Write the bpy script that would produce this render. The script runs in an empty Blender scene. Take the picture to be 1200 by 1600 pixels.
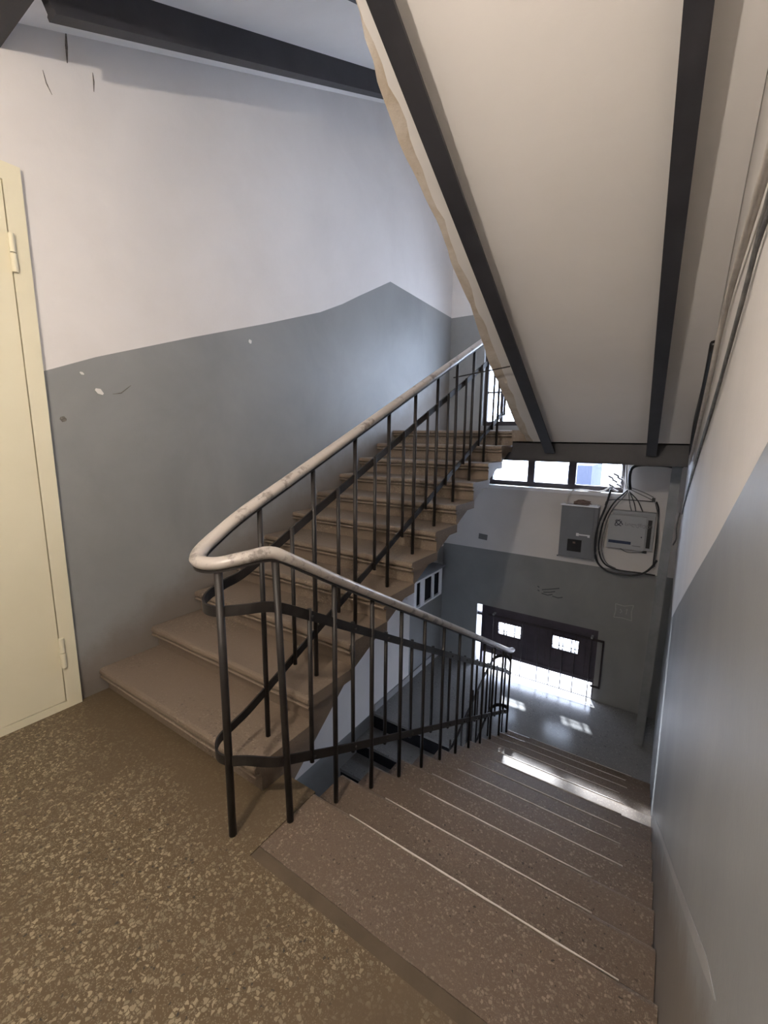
import bpy, bmesh, math, random
from mathutils import Vector, Matrix, noise
random.seed(7)
sc = bpy.context.scene
COL = sc.collection

# ------------------------------------------------------------------ camera
CAM = Vector((0.6216, -1.2493, 1.5644)); YAW, PIT, ROL, FPX = 0.58822, 0.17017, 0.01089, 677.0
def make_camera():
    fw = Vector((-math.sin(YAW)*math.cos(PIT), math.cos(YAW)*math.cos(PIT), -math.sin(PIT)))
    rt = Vector((math.cos(YAW), math.sin(YAW), 0)); up = rt.cross(fw)
    c, s = math.cos(ROL), math.sin(ROL)
    R = c*rt + s*up; U = -s*rt + c*up
    cd = bpy.data.cameras.new('camera'); cd.sensor_fit = 'HORIZONTAL'; cd.sensor_width = 36.0
    cd.lens = FPX/1200*36.0; cd.clip_start = 0.01; cd.clip_end = 200
    o = bpy.data.objects.new('camera', cd); COL.objects.link(o)
    m = Matrix((R, U, -fw)).transposed().to_4x4(); m.translation = CAM
    o.matrix_world = m; sc.camera = o
make_camera()

# ------------------------------------------------------------------ daylight, exposure
sc.view_settings.view_transform = 'Standard'; sc.view_settings.look = 'None'
sc.view_settings.gamma = 1.0; sc.view_settings.use_curve_mapping = False
sc.view_settings.exposure = 0.45
W = bpy.data.worlds.new('world'); sc.world = W; W.use_nodes = True
bg = W.node_tree.nodes['Background']; bg.inputs[0].default_value = (0.69, 0.785, 1.0, 1); bg.inputs[1].default_value = 13.5
sun = bpy.data.lights.new('sun', 'SUN'); sun.energy = 14.0; sun.angle = math.radians(2.5); sun.color = (0.93, 0.95, 1.0)
so = bpy.data.objects.new('sun', sun); COL.objects.link(so)
SUN_DIR = Vector((1.10, -2.57, -2.364)).normalized()
so.rotation_euler = SUN_DIR.to_track_quat('-Z', 'Y').to_euler(); so.location = (-3, 9, 7)
BULB = Vector((-0.12, -2.0, 2.62)); BULB_R = 0.028; BULB_STRENGTH = 3600.0

# ------------------------------------------------------------------ layout numbers (metres)
XL, XR, YB, YF = -2.184, 0.74, -2.13, 4.60
R_, T_, TD = 0.15, 0.3298, 0.2905          # riser, tread of rising flight, tread of falling flight
Y0U = -0.174; XIU, XID = -0.758, -0.64      # first nosing of rising flight; inner edges of the flights
ZH = -1.80                                  # entrance hall floor
ZL = 11*R_                                  # half landing level

# ------------------------------------------------------------------ materials
MATS = {}
def nmat(name):
    m = bpy.data.materials.new(name); m.use_nodes = True; nt = m.node_tree
    b = nt.nodes['Principled BSDF']; MATS[name] = m
    return m, nt, b
def N(nt, t, **kw):
    n = nt.nodes.new(t)
    for k, v in kw.items(): setattr(n, k, v)
    return n
def L(nt, a, b): nt.links.new(a, b)
def pos(nt): return N(nt, 'ShaderNodeNewGeometry').outputs['Position']
def noise_n(nt, scale, detail=4, rough=.55, vec=None, dist=0):
    n = N(nt, 'ShaderNodeTexNoise'); n.inputs['Scale'].default_value = scale
    n.inputs['Detail'].default_value = detail; n.inputs['Roughness'].default_value = rough; n.inputs['Distortion'].default_value = dist
    L(nt, vec or pos(nt), n.inputs['Vector']); return n.outputs['Fac']
def ramp(nt, fac, a, b, ca=(0, 0, 0, 1), cb=(1, 1, 1, 1)):
    r = N(nt, 'ShaderNodeValToRGB'); e = r.color_ramp.elements
    e[0].position = a; e[1].position = b; e[0].color = ca; e[1].color = cb
    L(nt, fac, r.inputs[0]); return r.outputs[0]
def mix(nt, fac, a, b, mode='MIX'):
    m = N(nt, 'ShaderNodeMix', data_type='RGBA', blend_type=mode)
    if isinstance(fac, (int, float)): m.inputs[0].default_value = fac
    else: L(nt, fac, m.inputs[0])
    for i, v in ((6, a), (7, b)):
        if isinstance(v, tuple): m.inputs[i].default_value = (*v[:3], 1)
        else: L(nt, v, m.inputs[i])
    return m.outputs[2]
def bump(nt, b, h, strength=.3, dist=.01):
    n = N(nt, 'ShaderNodeBump'); n.inputs['Strength'].default_value = strength; n.inputs['Distance'].default_value = dist
    L(nt, h, n.inputs['Height']); L(nt, n.outputs[0], b.inputs['Normal'])
def paint(name, col, col2, rough, scale=1.6, spec=.4, bmp=.15, dirt=None):
    m, nt, b = nmat(name)
    f = ramp(nt, noise_n(nt, scale, 5, .6, dist=.4), .35, .7)
    c = mix(nt, f, col, col2)
    if dirt:
        d = ramp(nt, noise_n(nt, 7, 6, .7), .62, .78)
        c = mix(nt, d, c, dirt)
    L(nt, c, b.inputs['Base Color']); b.inputs['Roughness'].default_value = rough
    b.inputs['Specular IOR Level'].default_value = spec
    bump(nt, b, noise_n(nt, 22, 5, .6), bmp, .01)
    return m
paint('white_paint', (.66, .635, .615), (.74, .715, .695), .75, 1.1, .25, .12)
paint('soffit_white', (.70, .675, .65), (.77, .745, .72), .8, .9, .2, .1)
paint('grey_paint', (.220, .225, .226), (.270, .275, .274), .5, 1.4, .35, .1, None)
paint('cream_paint', (.70, .655, .49), (.74, .695, .53), .42, 1.5, .4, .05)
paint('plaster_edge', (.44, .37, .29), (.64, .59, .53), .9, 5, .1, .6, (.26, .20, .14))
paint('dark_steel', (.009, .008, .0075), (.022, .018, .016), .5, 8, .35, .08)
paint('beam_paint', (.020, .020, .024), (.034, .033, .038), .5, 3, .4, .1)
paint('grey_metal', (.17, .18, .20), (.20, .21, .23), .45, 3, .4, .03)
paint('light_metal', (.36, .375, .39), (.41, .42, .43), .4, 3, .4, .03)
paint('door_metal', (.050, .043, .055), (.075, .063, .080), .5, 4, .35, .08)
paint('frame_brown', (.030, .024, .028), (.05, .04, .042), .5, 5, .35, .08)
paint('duct_grey', (.17, .18, .19), (.24, .25, .26), .4, 5, .4, .05)
paint('plain_white', (.72, .73, .76), (.80, .80, .82), .6, 4, .3, .03)
paint('black_plastic', (.008, .008, .009), (.016, .016, .017), .4, 12, .5, .02)
paint('cable_grey', (.10, .10, .105), (.20, .195, .19), .6, 20, .3, .02)
paint('cable_white', (.50, .46, .42), (.64, .60, .56), .6, 15, .3, .05)
paint('blue_print', (.03, .045, .09), (.05, .065, .12), .5, 20, .3, 0)
paint('ink_print', (.03, .035, .045), (.05, .055, .065), .5, 20, .3, 0)
paint('grey_print', (.16, .165, .17), (.2, .2, .2), .5, 20, .3, 0)
paint('chalk', (.36, .35, .35), (.46, .45, .44), .9, 60, .1, 0)
paint('scrawl', (.09, .095, .10), (.13, .135, .145), .9, 60, .1, 0)
paint('scratch', (.10, .09, .08), (.22, .20, .18), .9, 60, .1, 0)
paint('rag_brown', (.16, .11, .09), (.28, .21, .18), .9, 30, .1, .5)
paint('basement_dark', (.010, .010, .012), (.016, .016, .018), .8, 5, .1, .1)  # near-black standing in for shade on cellar risers and in cabinet openings
paint('building_blue', (.035, .04, .06), (.045, .05, .07), .8, .6, .1, 0)
paint('joint_dirt', (.085, .066, .047), (.11, .086, .062), .8, 6, .1, .3)
paint('stripe_grey', (.29, .29, .29), (.33, .33, .325), .5, 9, .3, .1)
paint('nosing_worn', (.55, .51, .47), (.68, .64, .60), .6, 25, .3, .3)

def dusty_grey(name, slope, off, width):
    # grey gloss paint with brown dust clinging along the stair foot: z - (off + slope*y) < width
    m = paint(name, (.220, .225, .226), (.270, .275, .274), .5, 1.4, .35, .1, None); nt = m.node_tree; b = nt.nodes['Principled BSDF']
    old = b.inputs['Base Color'].links[0].from_socket; p = pos(nt)
    sx = N(nt, 'ShaderNodeSeparateXYZ'); L(nt, p, sx.inputs[0])
    a = N(nt, 'ShaderNodeMath', operation='MULTIPLY_ADD'); L(nt, sx.outputs[1], a.inputs[0]); a.inputs[1].default_value = -slope; L(nt, sx.outputs[2], a.inputs[2])
    fl = N(nt, 'ShaderNodeMath', operation='MINIMUM'); L(nt, a.outputs[0], fl.inputs[0])
    zz = N(nt, 'ShaderNodeMath', operation='ADD'); L(nt, sx.outputs[2], zz.inputs[0]); zz.inputs[1].default_value = off if slope > 0 else 9
    L(nt, zz.outputs[0], fl.inputs[1])
    nz = N(nt, 'ShaderNodeMath', operation='MULTIPLY_ADD'); L(nt, noise_n(nt, 5, 6, .65, p), nz.inputs[0]); nz.inputs[1].default_value = .3; L(nt, fl.outputs[0], nz.inputs[2])
    mr = N(nt, 'ShaderNodeMapRange', interpolation_type='SMOOTHSTEP'); L(nt, nz.outputs[0], mr.inputs[0]); mr.inputs[1].default_value = off+width+.15; mr.inputs[2].default_value = off+.12
    mu = N(nt, 'ShaderNodeMath', operation='MULTIPLY'); L(nt, mr.outputs[0], mu.inputs[0]); mu.inputs[1].default_value = .75
    L(nt, mix(nt, mu.outputs[0], old, (.15, .122, .095)), b.inputs['Base Color'])
dusty_grey('grey_dusty_left', .4545, .229, .30)
dusty_grey('grey_dusty_right', -.70, .30, .10)
def handrail_mat():
    m, nt, b = nmat('handrail_paint')
    p = pos(nt)
    f = ramp(nt, noise_n(nt, 9, 7, .72, p), .53, .62)
    c = mix(nt, f, (.42, .385, .355), (.19, .17, .155))
    sx = N(nt, 'ShaderNodeSeparateXYZ'); L(nt, p, sx.inputs[0])
    L(nt, c, b.inputs['Base Color']); b.inputs['Roughness'].default_value = .3; b.inputs['Specular IOR Level'].default_value = .5
    bump(nt, b, noise_n(nt, 40, 4, .6, p), .25, .004)
handrail_mat()

def terrazzo(name, base, base2, chip, dustcol, big=58, dust_lo=.42, dust_hi=.62, rough=.55, chip_p=.55, extra=None):
    m, nt, b = nmat(name); p = pos(nt)
    base_c = mix(nt, ramp(nt, noise_n(nt, 2.1, 5, .6, p), .35, .68), base, base2)
    def chips(scale, thr, prob, col, under, dark=None):
        v = N(nt, 'ShaderNodeTexVoronoi'); v.inputs['Scale'].default_value = scale; v.inputs['Randomness'].default_value = 1.0
        d = N(nt, 'ShaderNodeVectorMath', operation='ADD'); L(nt, p, d.inputs[0])
        nz = N(nt, 'ShaderNodeTexNoise'); nz.inputs['Scale'].default_value = scale*.9; L(nt, p, nz.inputs['Vector'])
        s = N(nt, 'ShaderNodeVectorMath', operation='SCALE'); L(nt, nz.outputs['Color'], s.inputs[0]); s.inputs['Scale'].default_value = 1.1/scale
        L(nt, s.outputs[0], d.inputs[1]); L(nt, d.outputs[0], v.inputs['Vector'])
        ve = N(nt, 'ShaderNodeTexVoronoi', feature='DISTANCE_TO_EDGE'); ve.inputs['Scale'].default_value = scale
        L(nt, d.outputs[0], ve.inputs['Vector'])
        sub_ = N(nt, 'ShaderNodeSeparateColor'); L(nt, v.outputs['Color'], sub_.inputs[0])
        mr_ = N(nt, 'ShaderNodeMath', operation='MULTIPLY_ADD'); L(nt, sub_.outputs[2], mr_.inputs[0]); mr_.inputs[1].default_value = -.16; L(nt, ve.outputs['Distance'], mr_.inputs[2])
        near = ramp(nt, mr_.outputs[0], thr, thr+.05)
        sp = N(nt, 'ShaderNodeSeparateColor'); L(nt, v.outputs['Color'], sp.inputs[0])
        on = N(nt, 'ShaderNodeMath', operation='GREATER_THAN'); L(nt, sp.outputs[0], on.inputs[0]); on.inputs[1].default_value = prob
        mu = N(nt, 'ShaderNodeMath', operation='MULTIPLY'); L(nt, near, mu.inputs[0]); L(nt, on.outputs[0], mu.inputs[1])
        cc = mix(nt, sp.outputs[1], col, tuple(x*.62 for x in col))
        if dark: cc = mix(nt, ramp(nt, sp.outputs[2], .80, .84), cc, dark)
        return mix(nt, mu.outputs[0], under, cc), mu.outputs[0]
    c, m1 = chips(big*2.1, .05, .40, tuple((x+y)/2 for x, y in zip(chip, base)), base_c)
    c, m2 = chips(big, .03, chip_p, chip, c, (.04, .033, .028))
    dust = ramp(nt, noise_n(nt, 1.5, 5, .62, p, .6), dust_lo, dust_hi)
    if extra is not None:
        q = extra(nt, p); mx = N(nt, 'ShaderNodeMath', operation='MAXIMUM'); L(nt, dust, mx.inputs[0]); L(nt, q, mx.inputs[1]); dust = mx.outputs[0]
    dm = N(nt, 'ShaderNodeMath', operation='MULTIPLY'); L(nt, dust, dm.inputs[0]); dm.inputs[1].default_value = .88
    c = mix(nt, dm.outputs[0], c, dustcol)
    L(nt, c, b.inputs['Base Color']); b.inputs['Roughness'].default_value = rough; b.inputs['Specular IOR Level'].default_value = .35
    bump(nt, b, noise_n(nt, 60, 4, .6, p), .12, .004)
    return m
def landing_dust(nt, p):   # grime gathers in the corner by the rising flight and round the railing foot
    s = N(nt, 'ShaderNodeSeparateXYZ'); L(nt, p, s.inputs[0])
    nz = noise_n(nt, 5, 5, .6, p)
    a = N(nt, 'ShaderNodeMath', operation='MULTIPLY_ADD'); L(nt, nz, a.inputs[0]); a.inputs[1].default_value = .45; L(nt, s.outputs[1], a.inputs[2])
    r1 = ramp(nt, a.outputs[0], -.38, -.12)
    # only left of the falling flight
    xr = N(nt, 'ShaderNodeMapRange'); L(nt, s.outputs[0], xr.inputs[0]); xr.inputs[1].default_value = -.35; xr.inputs[2].default_value = -.65
    # ramp positions are clamped to 0..1, shift the coordinate instead
    mr = N(nt, 'ShaderNodeMapRange'); L(nt, a.outputs[0], mr.inputs[0]); mr.inputs[1].default_value = -.32; mr.inputs[2].default_value = -.05
    mu = N(nt, 'ShaderNodeMath', operation='MULTIPLY'); L(nt, mr.outputs[0], mu.inputs[0]); L(nt, xr.outputs[0], mu.inputs[1])
    return mu.outputs[0]
terrazzo('terrazzo_landing', (.104, .073, .040), (.084, .060, .032), (.33, .275, .185), (.100, .072, .043), 78, .44, .64, .5, .60, landing_dust)
terrazzo('terrazzo_down', (.132, .096, .071), (.110, .081, .058), (.26, .21, .165), (.126, .094, .070), 105, .46, .72, .42, .74)
terrazzo('terrazzo_up', (.168, .130, .097), (.142, .109, .080), (.28, .23, .175), (.172, .132, .098), 95, .36, .54, .55, .6)
terrazzo('terrazzo_hall', (.20, .20, .20), (.165, .165, .165), (.28, .28, .27), (.22, .22, .22), 70, .40, .66, .2, .66)

def emission(name, col, s):
    m = bpy.data.materials.new(name); m.use_nodes = True; nt = m.node_tree; nt.nodes.clear()
    e = N(nt, 'ShaderNodeEmission'); e.inputs[0].default_value = (*col, 1); e.inputs[1].default_value = s
    o = N(nt, 'ShaderNodeOutputMaterial'); L(nt, e.outputs[0], o.inputs[0]); MATS[name] = m
emission('bulb_glow', (1.0, .885, .765), BULB_STRENGTH)
def glass_mat():
    m = bpy.data.materials.new('pane_glass'); m.use_nodes = True; nt = m.node_tree; nt.nodes.clear()
    t = N(nt, 'ShaderNodeBsdfTransparent'); t.inputs[0].default_value = (.93, .95, .96, 1)
    g = N(nt, 'ShaderNodeBsdfGlossy'); g.inputs['Roughness'].default_value = .05
    mx = N(nt, 'ShaderNodeMixShader'); mx.inputs[0].default_value = .06
    o = N(nt, 'ShaderNodeOutputMaterial'); L(nt, t.outputs[0], mx.inputs[1]); L(nt, g.outputs[0], mx.inputs[2]); L(nt, mx.outputs[0], o.inputs[0])
    MATS['pane_glass'] = m
glass_mat()

# ------------------------------------------------------------------ helpers
def obj(name, verts, faces, mat, parent=None, smooth=False, mats=None, fm=None):
    me = bpy.data.meshes.new(name); me.from_pydata([tuple(v) for v in verts], [], faces)
    for mn in (mats or [mat]): me.materials.append(MATS[mn])
    if fm:
        for p_, i in zip(me.polygons, fm): p_.material_index = i
    bm = bmesh.new(); bm.from_mesh(me); bmesh.ops.recalc_face_normals(bm, faces=bm.faces); bm.to_mesh(me); bm.free()
    if smooth:
        for p_ in me.polygons: p_.use_smooth = True
    o = bpy.data.objects.new(name, me); COL.objects.link(o)
    if parent: o.parent = parent
    return o
class MB:
    def __init__(s): s.v = []; s.f = []
    def add(s, v, f):
        n = len(s.v); s.v += [tuple(x) for x in v]; s.f += [[i+n for i in q] for q in f]; return s
    def box(s, x0, x1, y0, y1, z0, z1):
        v = [(x, y, z) for x in (x0, x1) for y in (y0, y1) for z in (z0, z1)]
        return s.add(v, [[0, 1, 3, 2], [4, 6, 7, 5], [0, 4, 5, 1], [2, 3, 7, 6], [0, 2, 6, 4], [1, 5, 7, 3]])
    def prism_x(s, prof, x0, x1):        # prof: closed (y,z) polygon
        n = len(prof); v = [(x0, *q) for q in prof] + [(x1, *q) for q in prof]
        f = [list(range(n))[::-1], [n+i for i in range(n)]] + [[i, (i+1) % n, n+(i+1) % n, n+i] for i in range(n)]
        return s.add(v, f)
    def sweep(s, path, prof, cap=True, closed=False, up=(0, 0, 1)):
        """prof: (side, up) points; the frame keeps its side vector level"""
        P = [Vector(q) for q in path]; n = len(prof); v = []
        for i, q in enumerate(P):
            a = P[max(i-1, 0)]; b = P[min(i+1, len(P)-1)]; t = (b-a).normalized()
            u = Vector(up)
            if abs(t.dot(u)) > .98: u = Vector((0, 1, 0))
            sd = t.cross(u).normalized(); nn = sd.cross(t)
            v += [q + sd*a_ + nn*b_ for a_, b_ in prof]
        f = []
        for i in range(len(P)-1):
            for j in range(n): f.append([i*n+j, i*n+(j+1) % n, (i+1)*n+(j+1) % n, (i+1)*n+j])
        if cap: f += [list(range(n))[::-1], [(len(P)-1)*n+j for j in range(n)]]
        return s.add(v, f)
    def tube(s, path, r, n=8):
        return s.sweep(path, [(r*math.cos(2*math.pi*k/n), r*math.sin(2*math.pi*k/n)) for k in range(n)])
    def make(s, name, mat, parent=None, smooth=False): return obj(name, s.v, s.f, mat, parent, smooth)
def smooth_path(pts, k=6):
    P = [Vector(p) for p in pts]; P = [2*P[0]-P[1]] + P + [2*P[-1]-P[-2]]; out = []
    for i in range(1, len(P)-2):
        a, b, c, d = P[i-1:i+3]
        for j in range(k):
            t = j/k
            out.append(.5*((2*b) + (c-a)*t + (2*a-5*b+4*c-d)*t*t + (3*b-a-3*c+d)*t**3))
    out.append(P[-2]); return out
def empty(name, loc=(0, 0, 0)):
    o = bpy.data.objects.new(name, None); o.location = loc; COL.objects.link(o); o.empty_display_size = .1; return o
def tag(o, label, cat, group=None):
    o['label'] = label; o['category'] = cat
    if group: o['group'] = group
    return o
def struct(o, label, cat):
    o['kind'] = 'structure'; return tag(o, label, cat)
def at0(o, root):   # parts are written in world metres; keep them so under an empty that has a location
    o.matrix_parent_inverse = Matrix.Translation(-Vector(root.location)); return o
def part(mb, name, mat, root, smooth=False):
    o = mb.make(name, mat, root, smooth)
    if isinstance(root, bpy.types.Object):
        base = Vector(root.location)
        r = root.parent
        while r: base += Vector(r.location)*0; r = r.parent
        if root.type == 'EMPTY': at0(o, root)
    return o

# ------------------------------------------------------------------ walls, floors, ceilings
TH = .25
def side_wall(name, x, out, regions, label, dusty):
    """front faces at x in coloured regions (y,z polygons), a plain slab behind"""
    v, f, fm, mats = [], [], [], ['white_paint', 'grey_paint', dusty]
    for poly, mi in regions:
        n = len(v); v += [(x, a, b) for a, b in poly]; f.append(list(range(n, n+len(poly)))); fm.append(mi)
    xb = x + out*.004
    m = MB().box(min(xb, x+out*TH), max(xb, x+out*TH), YB-.3, YF+.3, -4.2, 5.6)
    n = len(v); v += m.v; f += [[i+n for i in q] for q in m.f]; fm += [0]*len(m.f)
    me = bpy.data.meshes.new(name); me.from_pydata(v, [], f)
    for mn in mats: me.materials.append(MATS[mn])
    for p_, i in zip(me.polygons, fm): p_.material_index = i
    o = bpy.data.objects.new(name, me); COL.objects.link(o)
    return struct(o, label, 'wall')
lb = [(YB-.3, 1.88), (-.302, 1.879), (-.019, 1.999), (.592, 2.219), (1.25, 2.445), (1.88, 2.673), (2.2, 2.82), (2.453, 2.955), (3.034, 3.253), (YF+.3, 3.215)]
wall_left = side_wall('wall_left', XL, -1, [
    ([(YB-.3, -4.2), (YF+.3, -4.2), (YF+.3, -.05), (3.62, -.05), (3.62, ZH), (0, ZH), (0, -.05), (YB-.3, -.05)], 1),
    ([(0, ZH), (3.62, ZH), (3.62, -.05), (0, -.05)], 0),
    ([(0, -.05), (YF+.3, -.05), (YF+.3, 1.5), (3.2, 1.5)], 0),
    ([(YB-.3, -.05), (0, -.05), (3.2, 1.5), (YF+.3, 1.5)] + lb[::-1], 2),
    (lb + [(YF+.3, 5.6), (YB-.3, 5.6)], 0)], 'long side wall, white above a grey painted dado that climbs with the stairs', 'grey_dusty_left')
rb = [(YB-.3, 1.60), (-.335, 1.565), (.257, 1.298), (.982, .992), (2.232, .453), (3.3, -.02), (YF+.3, -.02)]
wall_right = side_wall('wall_right', XR, 1, [
    ([(YB-.3, -4.2), (YF+.3, -4.2)] + rb[::-1], 2), (rb + [(YF+.3, 5.6), (YB-.3, 5.6)], 0)],
    'close wall beside the descending stairs, white over a sloping grey dado', 'grey_dusty_right')
# scuffs, nail and chips on the long wall
def wall_mark(name, pts, w, mat, x=XL+.0015, parent=wall_left):
    P = [Vector((x, a, b)) for a, b in pts]; v, f = [], []
    for i, q in enumerate(P):
        t = (P[min(i+1, len(P)-1)] - P[max(i-1, 0)]).normalized(); s = Vector((0, -t.z, t.y))
        ww = w*(.35 if i in (0, len(P)-1) else 1)
        for sx in (0, .0015): v += [q + s*ww + Vector((sx, 0, 0)), q - s*ww + Vector((sx, 0, 0))]
    for i in range(len(P)-1):
        a = i*4; b = a+4
        f += [[a+2, a+3, b+3, b+2], [a, b, b+2, a+2], [a+1, a+3, b+3, b+1]]
    return obj(name, v, f, mat, parent)
wall_mark('scratch', [(-.012, 3.59), (-.016, 3.52), (-.02, 3.44)], .006, 'scratch')
wall_mark('scratch', [(-.135, 3.34), (-.125, 3.29), (-.105, 3.25)], .0025, 'scratch')
wall_mark('scratch', [(.10, 3.47), (.102, 3.43), (.098, 3.38)], .0035, 'scratch')
wall_mark('scratch', [(.05, 1.80), (.10, 1.81), (.16, 1.86)], .003, 'scratch')
wall_mark('paint_chip', [(-.04, 1.82), (-.02, 1.81), (.0, 1.795)], .016, 'white_paint')
wall_mark('paint_chip', [(1.07, 2.29), (1.08, 2.28), (1.085, 2.265)], .016, 'white_paint')
wall_mark('paint_chip', [(-.11, 1.905), (-.10, 1.90), (-.09, 1.895)], .008, 'white_paint')
wall_mark('paint_chip', [(-.23, 1.65), (-.215, 1.645), (-.20, 1.64)], .017, 'scratch')

def grid_wall(name, xs, zs, y0, y1, hole, colour, label):
    """slab between y0 and y1 cut into a grid; hole(cx,cz) leaves cells open, colour(cx,cz) -> slot"""
    v, f, fm = [], [], []; nx, nz = len(xs)-1, len(zs)-1
    solid = [[not hole((xs[i]+xs[i+1])/2, (zs[j]+zs[j+1])/2) for j in range(nz)] for i in range(nx)]
    def q(pts, mi):
        n = len(v); v.extend(pts); f.append([n, n+1, n+2, n+3]); fm.append(mi)
    for i in range(nx):
        for j in range(nz):
            if not solid[i][j]: continue
            a, b, c, d = xs[i], xs[i+1], zs[j], zs[j+1]; mi = colour((a+b)/2, (c+d)/2)
            q([(a, y0, c), (b, y0, c), (b, y0, d), (a, y0, d)], mi); q([(a, y1, c), (a, y1, d), (b, y1, d), (b, y1, c)], 0)
            nb = lambda I, J: 0 <= I < nx and 0 <= J < nz and solid[I][J]
            if not nb(i-1, j): q([(a, y0, c), (a, y0, d), (a, y1, d), (a, y1, c)], mi)
            if not nb(i+1, j): q([(b, y0, c), (b, y1, c), (b, y1, d), (b, y0, d)], mi)
            if not nb(i, j-1): q([(a, y0, c), (a, y1, c), (b, y1, c), (b, y0, c)], mi)
            if not nb(i, j+1): q([(a, y0, d), (b, y0, d), (b, y1, d), (a, y1, d)], mi)
    me = bpy.data.meshes.new(name); me.from_pydata(v, [], f)
    for mn in ('white_paint', 'grey_paint'): me.materials.append(MATS[mn])
    for p_, i in zip(me.polygons, fm): p_.material_index = i
    o = bpy.data.objects.new(name, me); COL.objects.link(o); return struct(o, label, 'wall')
W1 = (-1.53, .14, .94, 1.66)       # lower window opening x0,x1,z0,z1
W2 = (-1.67, -.20, 1.74, 3.05)      # half-landing window
D2 = (-1.60, .03, ZH, -.84)        # entrance opening
def far_hole(x, z): return any(a < x < b and c < z < d for a, b, c, d in (W1, W2, D2))
def far_col(x, z): return 1 if (z < 0.0 or 1.55 < z < 3.215) else 0
wall_far = grid_wall('wall_far', [XL-.02, W2[0], D2[0], W1[0], W2[1], D2[1], W1[1], XR+.02],
                     [-4.2, ZH, D2[3], 0.0, W1[2], 1.55, W1[3], W2[2], W2[3], 3.215, 5.6], YF, YF+.24, far_hole, far_col,
                     'end wall with entrance door below and windows above, grey dado and white upper part')
wall_back = struct(MB().box(XL-.02, XR+.02, YB-.2, YB, -.3, 3.8).make('wall_back', 'white_paint'), 'plain white wall behind the viewer at the landing', 'wall')

floor = struct(MB().prism_x([(YB, 0), (Y0U+.06, 0), (Y0U+.06, -.16), (YB, -.16)], XL, XIU)
               .prism_x([(YB, 0), (0, 0), (0, -.16), (YB, -.16)], XIU, -.565)
               .prism_x([(YB, 0), (-.362, 0), (-.362, -.16), (YB, -.16)], -.565, XR).make('floor', 'terrazzo_landing'),
               'brown terrazzo landing floor with pale stone chips in the foreground', 'floor')
joint = MB().box(-.562, XR-.002, -.364, -.316, -.10, -.0015).make('joint_strip', 'joint_dirt', floor)
floor_hall = struct(MB().box(XL, XR, 2.74, YF-.001, ZH-.15, ZH).box(-.80, XR, .5, 2.74, ZH-.15, ZH).make('floor_hall', 'terrazzo_hall'),
                    'shiny grey entrance hall floor before the doors', 'floor')
ceiling = struct(MB().box(XL, XR, YB-.2, -.30, 3.45, 3.6).box(XL-.1, XR+.1, YB-.2, YF+.2, 5.4, 5.6).make('ceiling', 'soffit_white'),  # second, upper slab is unseen, added to keep sky light out from above
                 'white ceiling slab above the landing, with an added unseen slab closing the top', 'ceiling')

# ------------------------------------------------------------------ stair flights
def tread_profile(depth, ov=.045, th=.046):
    pr = [(depth, 0), (.022, 0), (.010, -.003), (.003, -.010), (0, -.020), (0, -.030), (.004, -.036), (.020, -.038),
          (.026, -.040), (.026, -.046), (.006, -.048), (.001, -.053), (.002, -.060), (.014, -.065), (ov, -.065), (depth, -.065)]
    return pr
def worn(o, amp, seed):   # slightly uneven worn edges
    for i, vv in enumerate(o.data.vertices):
        c = vv.co; d = noise.noise(Vector((c.x*3.1+seed, c.y*5, c.z*9)))
        c.z += amp*d; c.y += amp*.6*noise.noise(Vector((c.x*4.3, seed+c.y*3, 1.7)))
def tread_mesh(name, x0, x1, depth, mat, seg=14, amp=.0025):
    mb = MB(); pr = tread_profile(depth); n = len(pr); v, f = [], []
    xs = [x0 + (x1-x0)*i/seg for i in range(seg+1)]
    for i, x in enumerate(xs):
        for (a, b) in pr:
            e = min(i, seg-i)
            v.append((x, a + amp*.8*noise.noise(Vector((x*6, a*4, b*20))), b + (amp*noise.noise(Vector((x*5, 3+a*6, 0))) if b > -.03 and a < .05 else 0)))
    for i in range(seg):
        for j in range(n): f.append([i*n+j, i*n+(j+1) % n, (i+1)*n+(j+1) % n, (i+1)*n+j])
    f += [list(range(n))[::-1], [seg*n+j for j in range(n)]]
    o = obj(name, v, f, mat); return o

# rising flight
up = tag(empty('stair_flight', (-1.45, Y0U, 0)), 'rising flight of worn brown terrazzo steps along the grey wall', 'stairs')
tm = tread_mesh('tread', XL+.002, XIU+.006, T_+.045, 'terrazzo_up').data
bpy.data.objects.remove(bpy.data.objects['tread'])
for k in range(1, 12):
    y = Y0U + (k-1)*T_
    o = bpy.data.objects.new('tread', tm if k < 11 else tm.copy()); COL.objects.link(o); o.parent = up
    o.location = (1.45, y-Y0U, k*R_)
    rs = MB().box(XL+.002, XIU-.004, y+.045, y+.085, (k-1)*R_-.003, k*R_-.05); part(rs, 'riser', 'terrazzo_up', up)
soff = lambda y: .02 + .46*y
prof = [(-.09, -.05)]
pts_top = []
for k in range(1, 12):
    y = Y0U + (k-1)*T_
    pts_top += [(y+.06, (k-1)*R_-.01), (y+.06, k*R_-.055)]
pts_top.append((3.22, ZL-.055))
prof = [(.06, -.10)] + [(Y0U+.06, -.10)] + pts_top + [(3.22, soff(3.22)), (.5, soff(.5))]
part(MB().prism_x(prof, XL+.002, XIU-.012), 'waist_slab', 'terrazzo_up', up)

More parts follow.
